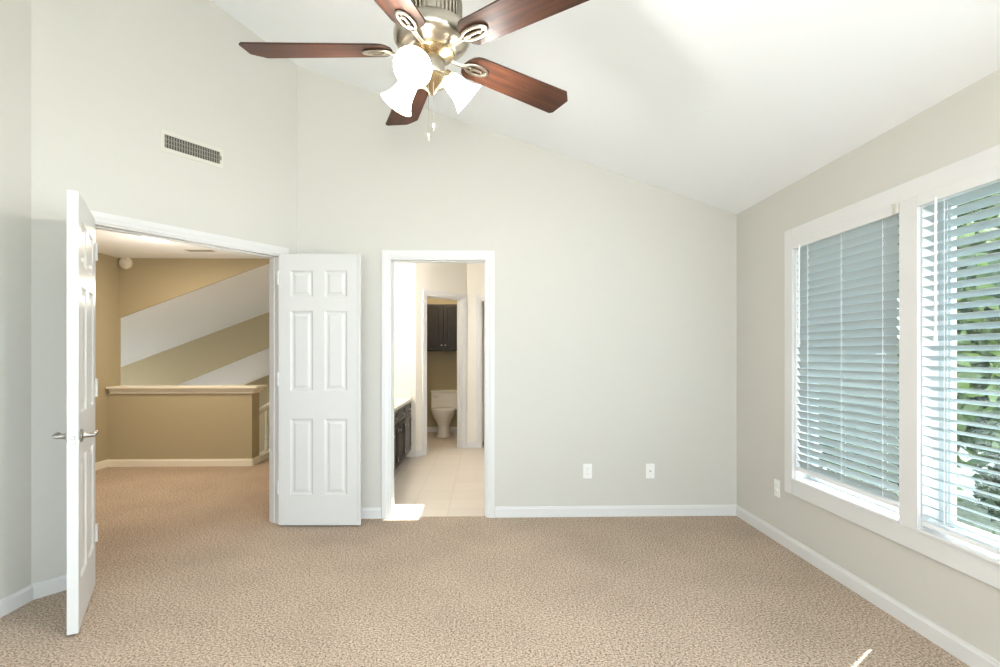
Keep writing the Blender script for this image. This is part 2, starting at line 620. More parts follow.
m.box(-7.12, -7.0, wy0, wy1, wz1, 3.0)
m.box(-7.12, -4.29, PU - 0.1, PU, -2.8, 3.0)
struct(m.build('wall_stairwell_left', M['tan']), 'tan wall at the far left of the stairwell', 'wall')
m = MB()
m.box(-7.1, -2.66, PU, YF + 0.1, -2.9, -2.8)
struct(m.build('floor_lower', M['carpet']), 'carpeted lower floor at the foot of the stairwell', 'floor')
m = MB()   # faces of the floor edge towards the stairwell
m.box(-7.1, -2.67, PY, PU, -2.8, -0.2)
m.box(-2.66, -2.56, PU, YF + 0.1, -2.8, -0.2)
struct(m.build('wall_stairwell_near', M['tan']), 'tan wall below the hall floor edge', 'wall')
m = MB()
m.box(-1.62, -1.5, YB + WT, YF + 0.1, 0, 3.0)
struct(m.build('wall_hall_right', M['tan']), 'tan wall between the hall and the bathroom', 'wall')

# ------------------------------------------------------------------ bathroom walls
BZ = 2.52
Q0 = Vector((-0.86, 6.735, 0))
Q1 = Vector((-0.245, 7.375, 0))
QD = (Q1 - Q0).normalized()
QL = (Q1 - Q0).length
QN = Vector((QD.y, -QD.x, 0))
def QP(a, z, off=0.0):
    p = Q0 + QD * a + QN * off
    return Vector((p.x, p.y, z))
m = MB()
m.box(-1.5, -1.43, YB + WT, 6.735, 0, BZ)
struct(m.build('wall_bathroom_left', M['bath']), 'cream white bathroom wall beside the vanity', 'wall')
m = MB()
m.box(-1.5, Q0.x, 6.735, 6.84, 0, BZ)
struct(m.build('wall_bathroom_end', M['bath']), 'short cream bathroom wall at the far end of the vanity', 'wall')
# angled wall with the doorway of the toilet room
QA, QB, QZ = 0.165, 0.815, 2.03
m = MB()
p = [(0, 0), (QA, 0), (QA, QZ), (QB, QZ), (QB, 0), (QL, 0), (QL, BZ), (0, BZ)]
m.prism([QP(a, z) for a, z in p], -QN * 0.1)
struct(m.build('wall_bathroom_angled', M['bath']), 'angled white bathroom wall around the toilet room doorway', 'wall')
# wall to the right of it, with the closet opening
CX0, CX1 = -0.062, 0.56
m = MB()
m.box(Q1.x, CX0, Q1.y, Q1.y + 0.1, 0, BZ)
m.box(CX1, 2.15, Q1.y, Q1.y + 0.1, 0, BZ)
m.box(CX0, CX1, Q1.y, Q1.y + 0.1, 2.025, BZ)
struct(m.build('wall_bathroom_far', M['bath']), 'white bathroom wall around the narrow closet opening', 'wall')
m = MB()
m.box(2.0, 2.15, YB + WT, 9.1, 0, BZ)
struct(m.build('wall_bathroom_right', M['bath']), 'white right wall of the bathroom', 'wall')
# toilet room and closet
m = MB()
m.box(-1.5, 2.15, 8.9, 9.0, 0, BZ)
m.box(-1.2, -1.1, 6.84, 8.9, 0, BZ)
m.box(-0.2, -0.12, Q1.y + 0.1, 8.9, 0, BZ)
struct(m.build('wall_toilet_room', M['tan']), 'tan walls of the small toilet room', 'wall')
m = MB()
m.box(-0.12, 0.7, 7.81, 7.87, 0, BZ)
struct(m.build('wall_closet', M['bath']), 'white back wall of the linen closet', 'wall')
# ceiling with an unseen skylight added to throw a sun patch on the floor
tlen = (BZ + 0.0) / math.tan(EL)
def up(x, y):
    return (x + 0.79 * tlen, y + 0.613 * tlen)
sx0, sy0 = up(-0.80, 4.18)
sx1, sy1 = up(-0.50, 4.64)
m = MB()
m.box(-1.55, sx0, YB + WT, 9.0, BZ, BZ + 0.03)
m.box(sx1, 2.15, YB + WT, 9.0, BZ, BZ + 0.03)
m.box(sx0, sx1, YB + WT, sy0, BZ, BZ + 0.03)
m.box(sx0, sx1, sy1, 9.0, BZ, BZ + 0.03)
struct(m.build('ceiling_bathroom', M['ceiling']), 'white bathroom ceiling with a small unseen skylight added for the sun patch', 'ceiling')
m = MB()
m.box(sx0 - 0.03, sx1 + 0.03, sy0 - 0.03, sy1 + 0.03, BZ + 0.05, BZ + 0.056)
struct(m.build('window_4', M['glass']), 'small unseen glass skylight added over the bathroom for the sun patch', 'skylight')

# ------------------------------------------------------------------ baseboards
BH, BT = 0.083, 0.013
def bb_profile():
    return [(0, 0), (BT, 0), (BT, BH - 0.018), (BT - 0.004, BH - 0.010), (BT - 0.006, BH), (0, BH)]
def baseboard(mb, p0, p1, n):
    p0 = Vector(p0)
    p1 = Vector(p1)
    n = Vector(n).normalized()
    mb.prism([p0 + n * t + Vector((0, 0, z)) for t, z in bb_profile()], p1 - p0)
m = MB()
baseboard(m, (D1 + 0.058, YB, 0), (XR, YB, 0), (0, -1, 0))
baseboard(m, (A1.x, YB, 0), (D0 - 0.058, YB, 0), (0, -1, 0))
struct(m.build('baseboard_back', M['trim']), 'white baseboard along the back wall', 'baseboard')
m = MB()
baseboard(m, (XR, YR, 0), (XR, YB, 0), (-1, 0, 0))
struct(m.build('baseboard_right', M['trim']), 'white baseboard running under the windows', 'baseboard')
m = MB()
baseboard(m, (XL, YR, 0), (XL, A0.y, 0), (1, 0, 0))
struct(m.build('baseboard_left', M['trim']), 'white baseboard along the left wall', 'baseboard')
m = MB()
baseboard(m, AP(0, 0), AP(O0 - 0.06, 0), AN)
baseboard(m, AP(O1 + 0.06, 0), AP(AL, 0), AN)
struct(m.build('baseboard_angled', M['trim']), 'short white baseboard of the angled wall behind the open door', 'baseboard')
m = MB()
baseboard(m, (-4.287, PY, 0), (-2.663, PY, 0), (0, -1, 0))
baseboard(m, (-4.287, 1.9, 0), (-4.287, PY, 0), (1, 0, 0))
baseboard(m, (-2.663, PY, 0), (-2.663, PU, 0), (1, 0, 0))
struct(m.build('baseboard_hall', M['tan_trim']), 'cream baseboard along the low hall wall', 'baseboard')
m = MB()
baseboard(m, (Q1.x, Q1.y, 0), (CX0 - 0.06, Q1.y, 0), (0, -1, 0))
baseboard(m, QP(0, 0), QP(QA - 0.06, 0), QN)
baseboard(m, QP(QB + 0.06, 0), QP(QL, 0), QN)
baseboard(m, (-0.905, 6.735, 0), (-0.86, 6.735, 0), (0, -1, 0))
baseboard(m, (-1.1, 8.9, 0), (-0.2, 8.9, 0), (0, -1, 0))
struct(m.build('baseboard_bathroom', M['trim']), 'white baseboard pieces of the bathroom and toilet room', 'baseboard')

# ------------------------------------------------------------------ door casings and jambs
def casing_profile(w):
    return [(0, 0.0), (0, 0.010), (w * 0.25, 0.012), (w * 0.55, 0.017), (w, 0.018), (w, 0.0)]
def casing(mb, p_left, dirv, nrm, width, height, cw=0.062):
    """three-sided casing around an opening: mitred boards with a moulded section"""
    p = Vector(p_left)
    d = Vector(dirv).normalized()
    n = Vector(nrm).normalized()
    up_ = Vector((0, 0, 1))
    prof = casing_profile(cw)
    def sweep(corners):
        rows = []
        for a, b in prof:
            rows.append([p + d * (c[0] + c[2] * a) + up_ * (c[1] + c[3] * a) + n * b for c in corners])
        k = len(corners)
        vs_ = [q for row in rows for q in row]
        fs = []
        for i in range(len(prof)):
            i2 = (i + 1) % len(prof)
            for j in range(k - 1):
                fs.append((i * k + j, i * k + j + 1, i2 * k + j + 1, i2 * k + j))
        fs.append([i * k for i in range(len(prof))])
        fs.append([i * k + k - 1 for i in range(len(prof))][::-1])
        mb.add(vs_, fs)
    sweep([(0, 0, -1, 0), (0, height, -1, 1), (width, height, 1, 1), (width, 0, 1, 0)])

def jamb(mb, p_left, dirv, nrm, width, height, depth, t=0.018):
    p = Vector(p_left)
    d = Vector(dirv).normalized()
    n = Vector(nrm).normalized()
    mxj = Matrix(((d.x, -n.x, 0, p.x), (d.y, -n.y, 0, p.y), (0, 0, 1, 0), (0, 0, 0, 1)))
    mb.box(0, t, 0, depth, 0, height, mxj)
    mb.box(width - t, width, 0, depth, 0, height, mxj)
    mb.box(t, width - t, 0, depth, height - t, height, mxj)
    # door stop
    mb.box(t, t + 0.008, depth * 0.45, depth * 0.75, 0, height - t, mxj)
    mb.box(width - t - 0.008, width - t, depth * 0.45, depth * 0.75, 0, height - t, mxj)
    mb.box(t, width - t, depth * 0.45, depth * 0.75, height - t - 0.008, height - t, mxj)

m = MB()
jamb(m, AP(O0, 0), AD, AN, O1 - O0, OZ, WT)
casing(m, AP(O0 + 0.006, 0), AD, AN, O1 - O0 - 0.012, OZ - 0.006, 0.057)
casing(m, AP(O1 - 0.006, 0, -WT), -AD, -AN, O1 - O0 - 0.012, OZ - 0.006, 0.057)
struct(m.build('trim_1', M['trim']), 'white moulded casing and jamb of the double doorway', 'door frame')

m = MB()
jamb(m, (D0, YB, 0), (1, 0, 0), (0, -1, 0), D1 - D0, DZ, WT)
casing(m, (D0 + 0.006, YB, 0), (1, 0, 0), (0, -1, 0), D1 - D0 - 0.012, DZ - 0.006, 0.059)
casing(m, (D1 - 0.006, YB + WT, 0), (-1, 0, 0), (0, 1, 0), D1 - D0 - 0.012, DZ - 0.006, 0.059)
tj = m.build('trim_3', M['trim'])
struct(tj, 'white moulded casing and jamb of the bathroom doorway', 'door frame')
m = MB()
m.box(D1 - 0.0195, D1 - 0.0175, YB + 0.025, YB + 0.055, 0.99, 1.07)
m.build('strike_plate', M['brass'], tj)

m = MB()
jamb(m, QP(QA, 0), QD, QN, QB - QA, QZ, 0.1)
casing(m, QP(QA + 0.006, 0), QD, QN, QB - QA - 0.012, QZ - 0.006, 0.064)
struct(m.build('trim_4', M['trim']), 'white casing of the toilet room doorway', 'door frame')

m = MB()
jamb(m, (CX0, Q1.y, 0), (1, 0, 0), (0, -1, 0), CX1 - CX0, QZ, 0.1)
casing(m, (CX0 + 0.006, Q1.y, 0), (1, 0, 0), (0, -1, 0), CX1 - CX0 - 0.012, QZ - 0.006, 0.066)
struct(m.build('trim_5', M['trim']), 'white casing of the narrow linen closet opening', 'door frame')

# closet shelves seen as a sliver
for i in range(6):
    z = 0.25 + i * 0.3
    m = MB()
    for k in range(9):
        m.tube([(-0.115, 7.55 + k * 0.03, z), (0.66, 7.55 + k * 0.03, z)], 0.003, 6)
    for k in range(12):
        m.tube([(-0.11 + k * 0.07, 7.545, z - 0.004), (-0.11 + k * 0.07, 7.80, z - 0.004)], 0.003, 6)
    m.tube([(-0.115, 7.54, z - 0.03), (0.66, 7.54, z - 0.03)], 0.004, 6)
    m.tube([(-0.115, 7.54, z), (0.66, 7.54, z)], 0.004, 6)
    o = m.build('wire_shelf', M['shelfwhite'])
    nth = ('lowest', 'second from the bottom', 'third from the bottom', 'fourth from the bottom', 'fifth from the bottom', 'topmost')[i]
    tag(o, 'white wire shelf in the linen closet, ' + nth + ' of six', 'shelf', 'wire shelves in the linen closet')

# ------------------------------------------------------------------ panel doors
def panel_door(name, hinge, free, side, w_panels, face_n):
    """six panel leaf: local x from hinge to free edge, y = 0 the visible face, +y away from it"""
    h = Vector(hinge)
    fr = Vector(free)
    d = (fr - h)
    L = d.length
    d.normalize()
    n = Vector(face_n)
    back = -n
    root = empty(name, h)
    ang = math.atan2(d.y, d.x)
    root.rotation_euler = (0, 0, ang)
    # local y axis = rotated 90 deg ccw of d
    ly = Vector((-d.y, d.x, 0))
    sgn = 1.0 if ly.dot(back) > 0 else -1.0
    TH = 0.042
    H0, H1 = 0.012, 2.02
    st = 0.085
    mul = 0.085
    cols = [(st, (w_panels - mul) / 2), ((w_panels + mul) / 2, w_panels - st)]
    rows = [(0.235, 0.80), (1.005, 1.60), (1.70, 1.90)]
    m = MB()
    def bx(x0, x1, z0, z1, y0=0.0, y1=TH):
        a, b = sorted((sgn * y0, sgn * y1))
        m.box(x0, x1, a, b, z0, z1)
    bx(0, cols[0][0], H0, H1)
    bx(cols[0][1], cols[1][0], H0, H1)
    bx(cols[1][1], L, H0, H1)
    zs = [H0] + [z for r in rows for z in r] + [H1]
    for c in cols:
        for k in range(0, len(zs), 2):
            bx(c[0], c[1], zs[k], zs[k + 1])
        for r in rows:
            # sticking slope, recess, raised field on both faces
            for face in (0, 1):
                def Y(t):
                    return sgn * (t if face == 0 else TH - t)
                rings = [(0.0, 0.0), (0.012, 0.009), (0.022, 0.010), (0.040, 0.003), (0.050, 0.003)]
                vs_, fs = [], []
                for ins, dep in rings:
                    vs_ += [(c[0] + ins, Y(dep), r[0] + ins), (c[1] - ins, Y(dep), r[0] + ins), (c[1] - ins, Y(dep), r[1] - ins), (c[0] + ins, Y(dep), r[1] - ins)]
                for i in range(len(rings) - 1):
                    for j in range(4):
                        j2 = (j + 1) % 4
                        fs.append((i * 4 + j, i * 4 + j2, i * 4 + 4 + j2, i * 4 + 4 + j))
                q = (len(rings) - 1) * 4
                fs.append((q, q + 1, q + 2, q + 3))
                m.add(vs_, fs)
    leaf = m.build('door_leaf', M['door'], root)
    # hinges
    for z in (0.25, 1.05, 1.80):
        hm = MB()
        hm.lathe([(0.006, 0), (0.006, 0.09)], 12, T(-0.004, sgn * -0.004, z))
        hm.lathe([(0.008, -0.004), (0.008, 0.0)], 12, T(-0.004, sgn * -0.004, z))
        hm.lathe([(0.008, 0.09), (0.008, 0.094)], 12, T(-0.004, sgn * -0.004, z))
        hm.build('hinge', M['door'], root)
    return root, sgn, L, TH

# left leaf, swung towards the viewer
n_l = Vector((0.867, 0.498, 0))
dl, sg, L, TH = panel_door('door_1', (-2.145, 3.036, 0), (-1.846, 2.506, 0), 1, 0.6085, n_l)
struct(dl, 'left leaf of the white double door, swung towards the viewer with a lever handle', 'door')
def lever(root, sgn, x, z, y_face, outdir, towards):
    m = MB()
    q = Matrix.Rotation(radians(-90 * outdir), 4, 'X')
    mxl = T(x, y_face, z) @ q
    m.lathe([(0.030, 0.0), (0.031, 0.004), (0.028, 0.009), (0.014, 0.012), (0.0115, 0.016), (0.0105, 0.045)], 24, mxl)
    o = outdir
    pts = [(x, y_face + o * 0.038, z), (x, y_face + o * 0.048, z), (x + towards * 0.018, y_face + o * 0.054, z + 0.001), (x + towards * 0.05, y_face + o * 0.054, z + 0.003), (x + towards * 0.085, y_face + o * 0.052, z + 0.004), (x + towards * 0.112, y_face + o * 0.05, z + 0.001)]
    m.tube(pts, [0.010, 0.0105, 0.0105, 0.009, 0.008, 0.006], 12, flat=0.85)
    return m.build('lever_handle', M['steel'], root)
# sg tells which local side is the back of the leaf
lever(dl, sg, L - 0.06, 0.902, 0.0, -sg, -1)
lever(dl, sg, L - 0.06, 0.902, sg * TH, sg, -1)
m = MB()
a, b = sorted((sg * 0.009, sg * 0.034))
m.box(L, L + 0.0022, a, b, 0.87, 0.93)
c0 = sg * 0.0215
m.box(L + 0.002, L + 0.010, c0 - 0.007, c0 + 0.007, 0.89, 0.91)
tag(m.build('latch_plate', M['steel'], dl, bevel=0.0015), 'steel latch plate on the door edge')

# right leaf, folded back in front of the back wall
dr, sg2, L2, TH2 = panel_door('door_2', (-1.527, 4.043, 0), (-0.935, 4.027, 0), 1, 0.592, Vector((0, -1, 0)))
struct(dr, 'right leaf of the white double door, standing open flat to the back wall', 'door')
m = MB()
a, b = sorted((sg2 * -0.012, sg2 * 0.0))
m.box(L2 - 0.004, L2 + 0.016, a, b, 0.014, 2.018)
a, b = sorted((0.0, sg2 * 0.03))
m.box(L2, L2 + 0.012, a, b, 0.014, 2.018)
m.build('astragal', M['door'], dr, bevel=0.003)

# ------------------------------------------------------------------ windows
def window(idx, y0, y1, label):
    m = MB()
    x0, x1 = XR + 0.075, XR + 0.135
    fw = 0.036
    m.box(x0, x1, y0, y0 + fw, WZ0, WZ1)
    m.box(x0, x1, y1 - fw, y1, WZ0, WZ1)
    m.box(x0, x1, y0 + fw, y1 - fw, WZ0, WZ0 + 0.036)
    m.box(x0, x1, y0 + fw, y1 - fw, WZ1 - fw, WZ1)
    zm = (WZ0 + WZ1) / 2
    root = m.build('window_%d' % idx, M['vinyl'], bevel=0.004)
    struct(root, label, 'window')
    for nm, za, zb, xo in (('sash', WZ0 + 0.036, WZ1 - fw, 0.0),):
        s = MB()
        xa, xb = x0 + 0.006 + xo, x0 + 0.03 + xo
        ya, yb = y0 + fw, y1 - fw
        sw = 0.028
        s.box(xa, xb, ya, ya + sw, za, zb)
        s.box(xa, xb, yb - sw, yb, za, zb)
        s.box(xa, xb, ya + sw, yb - sw, za, za + sw)
        s.box(xa, xb, ya + sw, yb - sw, zb - sw, zb)
        so = s.build(nm, M['vinyl'], root, bevel=0.003)
        g = MB()
        g.box(xa + 0.010, xa + 0.014, ya + sw - 0.004, yb - sw + 0.004, za + sw - 0.004, zb - sw + 0.004)
        g.build('pane', M['glass'], so)
    j = MB()   # drywall return boards inside the opening
    j.box(XR - 0.001, x0, y0, y0 + 0.008, WZ0, WZ1)
    j.box(XR - 0.001, x0, y1 - 0.008, y1, WZ0, WZ1)
    j.box(XR - 0.001, x0, y0 + 0.008, y1 - 0.008, WZ1 - 0.008, WZ1)
    j.build('reveal', M['trim'], root)
    j = MB()
    j.box(XR - 0.030, x0, y0 + 0.0005, y1 - 0.0005, WZ0 - 0.004, WZ0 + 0.012)
    j.build('window_sill', M['trim'], root, bevel=0.004)
    return root
window(1, W1[0], W1[1], 'white window nearest the far corner, its blind almost closed')
window(2, W2[0], W2[1], 'white window at the right edge, trees showing through its open blind')

# casing around both windows
CW = 0.088
m = MB()
yo0, yo1 = W2[0] - CW, W1[1] + CW
zb, zt2 = 0.372, 2.088
xf = XR - 0.020
m.box(xf, XR, W1[1], yo1, zb, zt2)
m.box(xf, XR, yo0, W2[0], zb, zt2)
m.box(xf, XR, W2[0], W1[1], WZ1, zt2)
m.box(xf, XR, W2[0], W1[1], zb, WZ0 - 0.004)
m.box(xf, XR, W2[1], W1[0], WZ0 - 0.004, WZ1)
struct(m.build('trim_6', M['trim'], bevel=0.003), 'wide white casing framing the pair of windows', 'window frame')

# ------------------------------------------------------------------ blinds
def blind(y0, y1, zbot, tilt, label, wand_y, gap=0.006):
    """venetian blind hanging inside the window recess"""
    xc = XR + 0.016
    root = empty('venetian_blind', (xc, (y0 + y1) / 2, WZ0 + 0.02))
    tag(root, label, 'blind', 'white venetian blinds')
    base = Vector((xc, (y0 + y1) / 2, WZ0 + 0.02))
    mi = Matrix.Translation(-base)
    W = (y1 - y0) / 2
    ym = (y0 + y1) / 2
    ztop = WZ1 - 0.046
    m = MB()
    m.box(xc - 0.022, xc + 0.025, y0, y1, ztop + 0.004, ztop + 0.044, mi)
    m.build('headrail', M['blindwhite'], root, bevel=0.003)
    m = MB()
    m.box(XR - 0.0225, XR - 0.011, y0 - 0.010, y1 + 0.006, ztop - 0.004, WZ1 + 0.001, mi)
    v = m.build('valance', M['trim'], root, bevel=0.003)
    m = MB()
    pitch = 0.0445
    n = int(round((ztop - 0.022 - zbot - 0.045) / pitch)) + 1
    pitch = (ztop - 0.022 - zbot - 0.045) / (n - 1)
    th = radians(tilt)
    w = 0.050
    random.seed(int(y0 * 100))
    for i in range(n):
        zc = ztop - 0.022 - i * pitch
        t2 = th + radians(random.uniform(-1.2, 1.2))
        pts = []
        for k in range(7):
            s_ = (k / 6 - 0.5) * w
            crown = 0.0028 * (1 - (2 * k / 6 - 1) ** 2)
            # room side edge (negative x) up, outer edge down
            pts.append((xc + s_ * cos(t2) + crown * sin(t2), zc - s_ * sin(t2) + crown * cos(t2)))
        lo = [(x - 0.003 * sin(t2), z - 0.003 * cos(t2)) for x, z in pts]
        sag = random.uniform(-0.001, 0.001)
        ring = pts + lo[::-1]
        nn = len(ring)
        vs_ = [(x, y0 + gap, z + sag) for x, z in ring] + [(x, y1 - 0.006, z - sag) for x, z in ring]
        fs = [list(range(nn))[::-1], list(range(nn, 2 * nn))]
        for a in range(nn):
            b_ = (a + 1) % nn
            fs.append((a, b_, nn + b_, nn + a))
        m.add(vs_, fs, True, mi)
    m.build('slats', M['slat'], root)
    m = MB()
    m.box(xc - 0.024, xc + 0.024, y0 + 0.004, y1 - 0.004, zbot, zbot + 0.022, mi)
    m.build('bottom_rail', M['blindwhite'], root, bevel=0.004)
    for fy in (0.14, 0.5, 0.86):
        yy = y0 + (y1 - y0) * fy
        m = MB()
        for dx in (-0.5, 0.5):
            xa = xc + dx * (w * cos(th) + 0.003)
            m.tube([(xa, yy, zbot + 0.02), (xa, yy, ztop + 0.005)], 0.0013, 6, mi)
        m.tube([(xc, yy + 0.012, zbot + 0.01), (xc, yy + 0.012, ztop + 0.005)], 0.0011, 6, mi)
        for i in range(n):
            zc = ztop - 0.024 - i * pitch
            h = w / 2 + 0.001
            m.tube([(xc - h * cos(th), yy, zc + h * sin(th)), (xc + h * cos(th), yy, zc - h * sin(th))], 0.0007, 4, mi)
        m.build('ladder_cord', M['cord'], root)
    m = MB()
    zl = ztop - 0.62
    m.tube([(XR - 0.026, wand_y, ztop + 0.01), (XR - 0.028, wand_y, ztop - 0.04), (XR - 0.028, wand_y, zl + 0.05), (XR - 0.028, wand_y, zl)], [0.0045, 0.0055, 0.0055, 0.008], 10, mi)
    m.build('tilt_wand', M['blindwhite'], root)
    return root
blind(W1[0] + 0.014, W1[1] - 0.008, 0.535, 62, 'white venetian blind with nearly closed slats in the window by the far corner', W1[1] - 0.092, 0.03)
blind(W2[0] + 0.014, W2[1] - 0.008, 0.497, 24, 'white venetian blind with half open slats in the window at the right edge', W2[1] - 0.11)

# valance clip left sticking on the casing
m = MB()
ZC = WZ1 - 0.052
m.box(XR - 0.034, XR - 0.0235, W1[0] - 0.008, W1[0] + 0.022, ZC, ZC + 0.05)
m.box(XR - 0.040, XR - 0.034, W1[0] - 0.008, W1[0] - 0.003, ZC, ZC + 0.05)
m.box(XR - 0.040, XR - 0.034, W1[0] + 0.017, W1[0] + 0.022, ZC, ZC + 0.05)
tag(m.build('valance_clip', M['vent'], bevel=0.001), 'small pale clip on the valance at the top right of the nearly closed blind', 'clip')

# ------------------------------------------------------------------ outlets
def outlet(loc, rz, label, blank=False):
    root = empty('wall_outlet', loc, rz)      # local -y faces the room
    tag(root, label, 'outlet', 'white wall outlets')
    m = MB()
    m.box(-0.035, 0.035, -0.006, 0.0, -0.0575, 0.0575)
    m.build('cover_plate', M['plate'], root, bevel=0.002)
    if not blank:
        for dz in (-0.02, 0.02):
            m = MB()
            m.lathe([(0.0165, 0.0), (0.0165, 0.0025)], 20, T(0, -0.0055, dz) @ R('X', 90), sy=0.86)
            s = m.build('socket', M['plate'], root)
            k = MB()
            k.box(-0.007, -0.0055, -0.0085, -0.0075, dz - 0.004, dz + 0.006)
            k.box(0.0055, 0.007, -0.0085, -0.0075, dz - 0.003, dz + 0.005)
            k.box(-0.0015, 0.0015, -0.0085, -0.0075, dz - 0.010, dz - 0.007)
            k.build('slots', M['slot'], s)
    else:
        m = MB()
        m.lathe([(0.007, 0), (0.007, 0.003), (0.0045, 0.004), (0.0045, 0.008)], 16, T(0, -0.0055, 0) @ R('X', 90))
        m.build('cable_jack', M['nickel'], root)
    for dz in ((0,) if not blank else (-0.045, 0.045)):
        m = MB()
        m.lathe([(0.003, 0), (0.003, 0.0015)], 10, T(0, -0.0055, dz if dz else 0.0) @ R('X', 90))
        m.build('screw', M['vent'], root)
outlet((0.808, YB, 0.357), 0, 'white outlet on the back wall, the left of the two', False)
outlet((1.305, YB, 0.355), 0, 'white outlet on the back wall, the right of the two near the corner', True)
outlet((XR, 3.637, 0.362), radians(-90), 'white outlet on the right wall below the window corner', False)

# ------------------------------------------------------------------ supply vent on the angled wall
root = empty('wall_vent', AP(0.833, 2.61))
root.rotation_euler = (0, 0, math.atan2(AD.y, AD.x))   # local x along the wall, -y into the room
tag(root, 'painted metal air vent grille high on the angled wall above the double doors', 'vent')
m = MB()
fw, fh, gw, gh = 0.20, 0.066, 0.178, 0.041
m.box(-fw, fw, -0.006, 0, gh, fh)
m.box(-fw, fw, -0.006, 0, -fh, -gh)
m.box(-fw, -gw, -0.006, 0, -gh, gh)
m.box(gw, fw, -0.006, 0, -gh, gh)
m.build('frame', M['vent'], root, bevel=0.002)
m = MB()
m.box(-gw, gw, -0.001, 0.0, -gh, gh)  # thin dark sheet painted as the shade behind the louvers
m.build('duct_shade_sheet', M['duct'], root)
m = MB()
for i in range(22):
    x = -gw + (i + 0.5) * 2 * gw / 22
    m.box(-0.0035, 0.0035, -0.0055, -0.0045, -gh, gh, T(x, 0, 0) @ T(0, 0, 0))
for z in (-0.014, 0.014):
    m.box(-gw, gw, -0.0045, -0.0035, z - 0.002, z + 0.002)
m.build('louvers', M['vent_dark'], root)
m = MB()
m.box(gw - 0.003, gw + 0.006, -0.014, -0.006, -0.012, 0.012)
m.build('damper_lever', M['vent_dark'], root)

# ------------------------------------------------------------------ hall fittings
root = empty('ceiling_light', (-3.15, 5.26, HALL_Z))
tag(root, 'round flush ceiling light glowing on the hall ceiling', 'ceiling light')
m = MB()
m.lathe([(0.0, 0), (0.118, 0.0), (0.122, -0.008), (0.116, -0.014), (0.0, -0.014)], 36, cap=False)
m.build('base_ring', M['trim'], root)
m = MB()
m.lathe([(0.114, -0.014), (0.108, -0.026), (0.088, -0.038), (0.055, -0.046), (0.02, -0.050), (0.001, -0.0505)], 36)
m.build('glass_dome', M['dome'], root)
hl = lamp("hall_lamp", "AREA", (-3.15, 5.26, HALL_Z - 0.07), 12, (1.0, 0.80, 0.54))
hl.data.shape = 'DISK'
hl.data.size = 0.2
lamp('hall_ceiling_fill', 'POINT', (-3.15, 5.26, HALL_Z - 0.55), 9, (1.0, 0.90, 0.76), 0.1)  # added floating light below the dome to brighten the hall ceiling

root = empty('smoke_detector', (-4.20, PU, 2.346))
tag(root, 'round cream smoke detector high on the tan hall wall', 'smoke detector')
m = MB()
m.lathe([(0.072, 0), (0.072, 0.012), (0.066, 0.03), (0.045, 0.04), (0.001, 0.041)], 30, R('X', 90))
m.build('body', M['tan_trim'], root)
m = MB()
m.lathe([(0.02, 0.0405), (0.019, 0.044), (0.001, 0.045)], 18, R('X', 90))
m.build('test_button', M['plate'], root)

root = empty('ceiling_vent', (-3.085, 5.95, HALL_Z))
tag(root, 'small flat vent grille on the hall ceiling', 'vent')
m = MB()
m.box(-0.15, 0.15, -0.06, -0.045, -0.006, 0)
m.box(-0.15, 0.15, 0.045, 0.06, -0.006, 0)
m.box(-0.15, -0.135, -0.045, 0.045, -0.006, 0)
m.box(0.135, 0.15, -0.045, 0.045, -0.006, 0)
m.build('frame', M['vent'], root, bevel=0.001)
m = MB()
for i in range(6):
    m.box(-0.135, 0.135, -0.04 + i * 0.015, -0.033 + i * 0.015, -0.005, -0.002)
m.build('louvers', M['vent_dark'], root)

# stair railing to the right of the low wall
root = empty('stair_railing', (-2.72, PU + 0.005, 0))
tag(root, 'white wooden stair railing with square balusters beside the low hall wall', 'railing')
zr0, zr1, yl = 0.545, 0.80, 1.6
m = MB()
m.prism([(-0.028, 0, zr0), (0.028, 0, zr0), (0.032, 0, zr0 + 0.03), (0.02, 0, zr0 + 0.05), (-0.02, 0, zr0 + 0.05), (-0.032, 0, zr0 + 0.03)], (0, yl, zr1 - zr0))
m.build('handrail', M['rail'], root, bevel=0.003)
m = MB()
m.box(-0.04, 0.06, 0, yl, 0, 0.075)
m.build('bottom_rail', M['rail'], root, bevel=0.003)
for k in range(6):
    y = 0.06 + k * 0.29
    zt3 = zr0 + (zr1 - zr0) * y / yl
    m = MB()
    m.box(-0.018, 0.018, y - 0.018, y + 0.018, 0.075, 0.2)
    m.lathe([(0.017, 0.2), (0.012, 0.215), (0.017, 0.24), (0.012, 0.30), (0.012, zt3 - 0.15), (0.016, zt3 - 0.12), (0.012, zt3 - 0.1)], 12, T(0, y, 0))
    m.box(-0.016, 0.016, y - 0.016, y + 0.016, zt3 - 0.1, zt3 + 0.002)
    m.build('baluster', M['rail'], root)

# ------------------------------------------------------------------ bathroom things
def shaker(mb, x, y0, y1, z0, z1, t=0.02, fr=0.055):
    """panel front facing +x at x..x+t"""
    mb.box(x, x + t, y0, y0 + fr, z0, z1)
    mb.box(x, x + t, y1 - fr, y1, z0, z1)
    mb.box(x, x + t, y0 + fr, y1 - fr, z0, z0 + fr)
    mb.box(x, x + t, y0 + fr, y1 - fr, z1 - fr, z1)
    mb.box(x, x + t * 0.45, y0 + fr, y1 - fr, z0 + fr, z1 - fr)
VX = -0.91
root = empty('vanity_cabinet', (-1.41, 4.75, 0))
tag(root, 'dark espresso bathroom vanity with a cream countertop', 'vanity')
def loc(mb):
    mb.v = [v - Vector((-1.41, 4.75, 0)) for v in mb.v]
    return mb
m = MB()
m.box(-1.41, VX - 0.02, 4.75, 6.73, 0.09, 0.70)
m.box(-1.41, VX - 0.09, 4.75, 6.73, 0.0, 0.09)
loc(m).build('body', M['espresso'], root)
m = MB()
m.box(-1.42, VX + 0.015, 4.73, 6.732, 0.705, 0.742)
m.box(-1.42, -1.40, 4.73, 6.732, 0.742, 0.84)
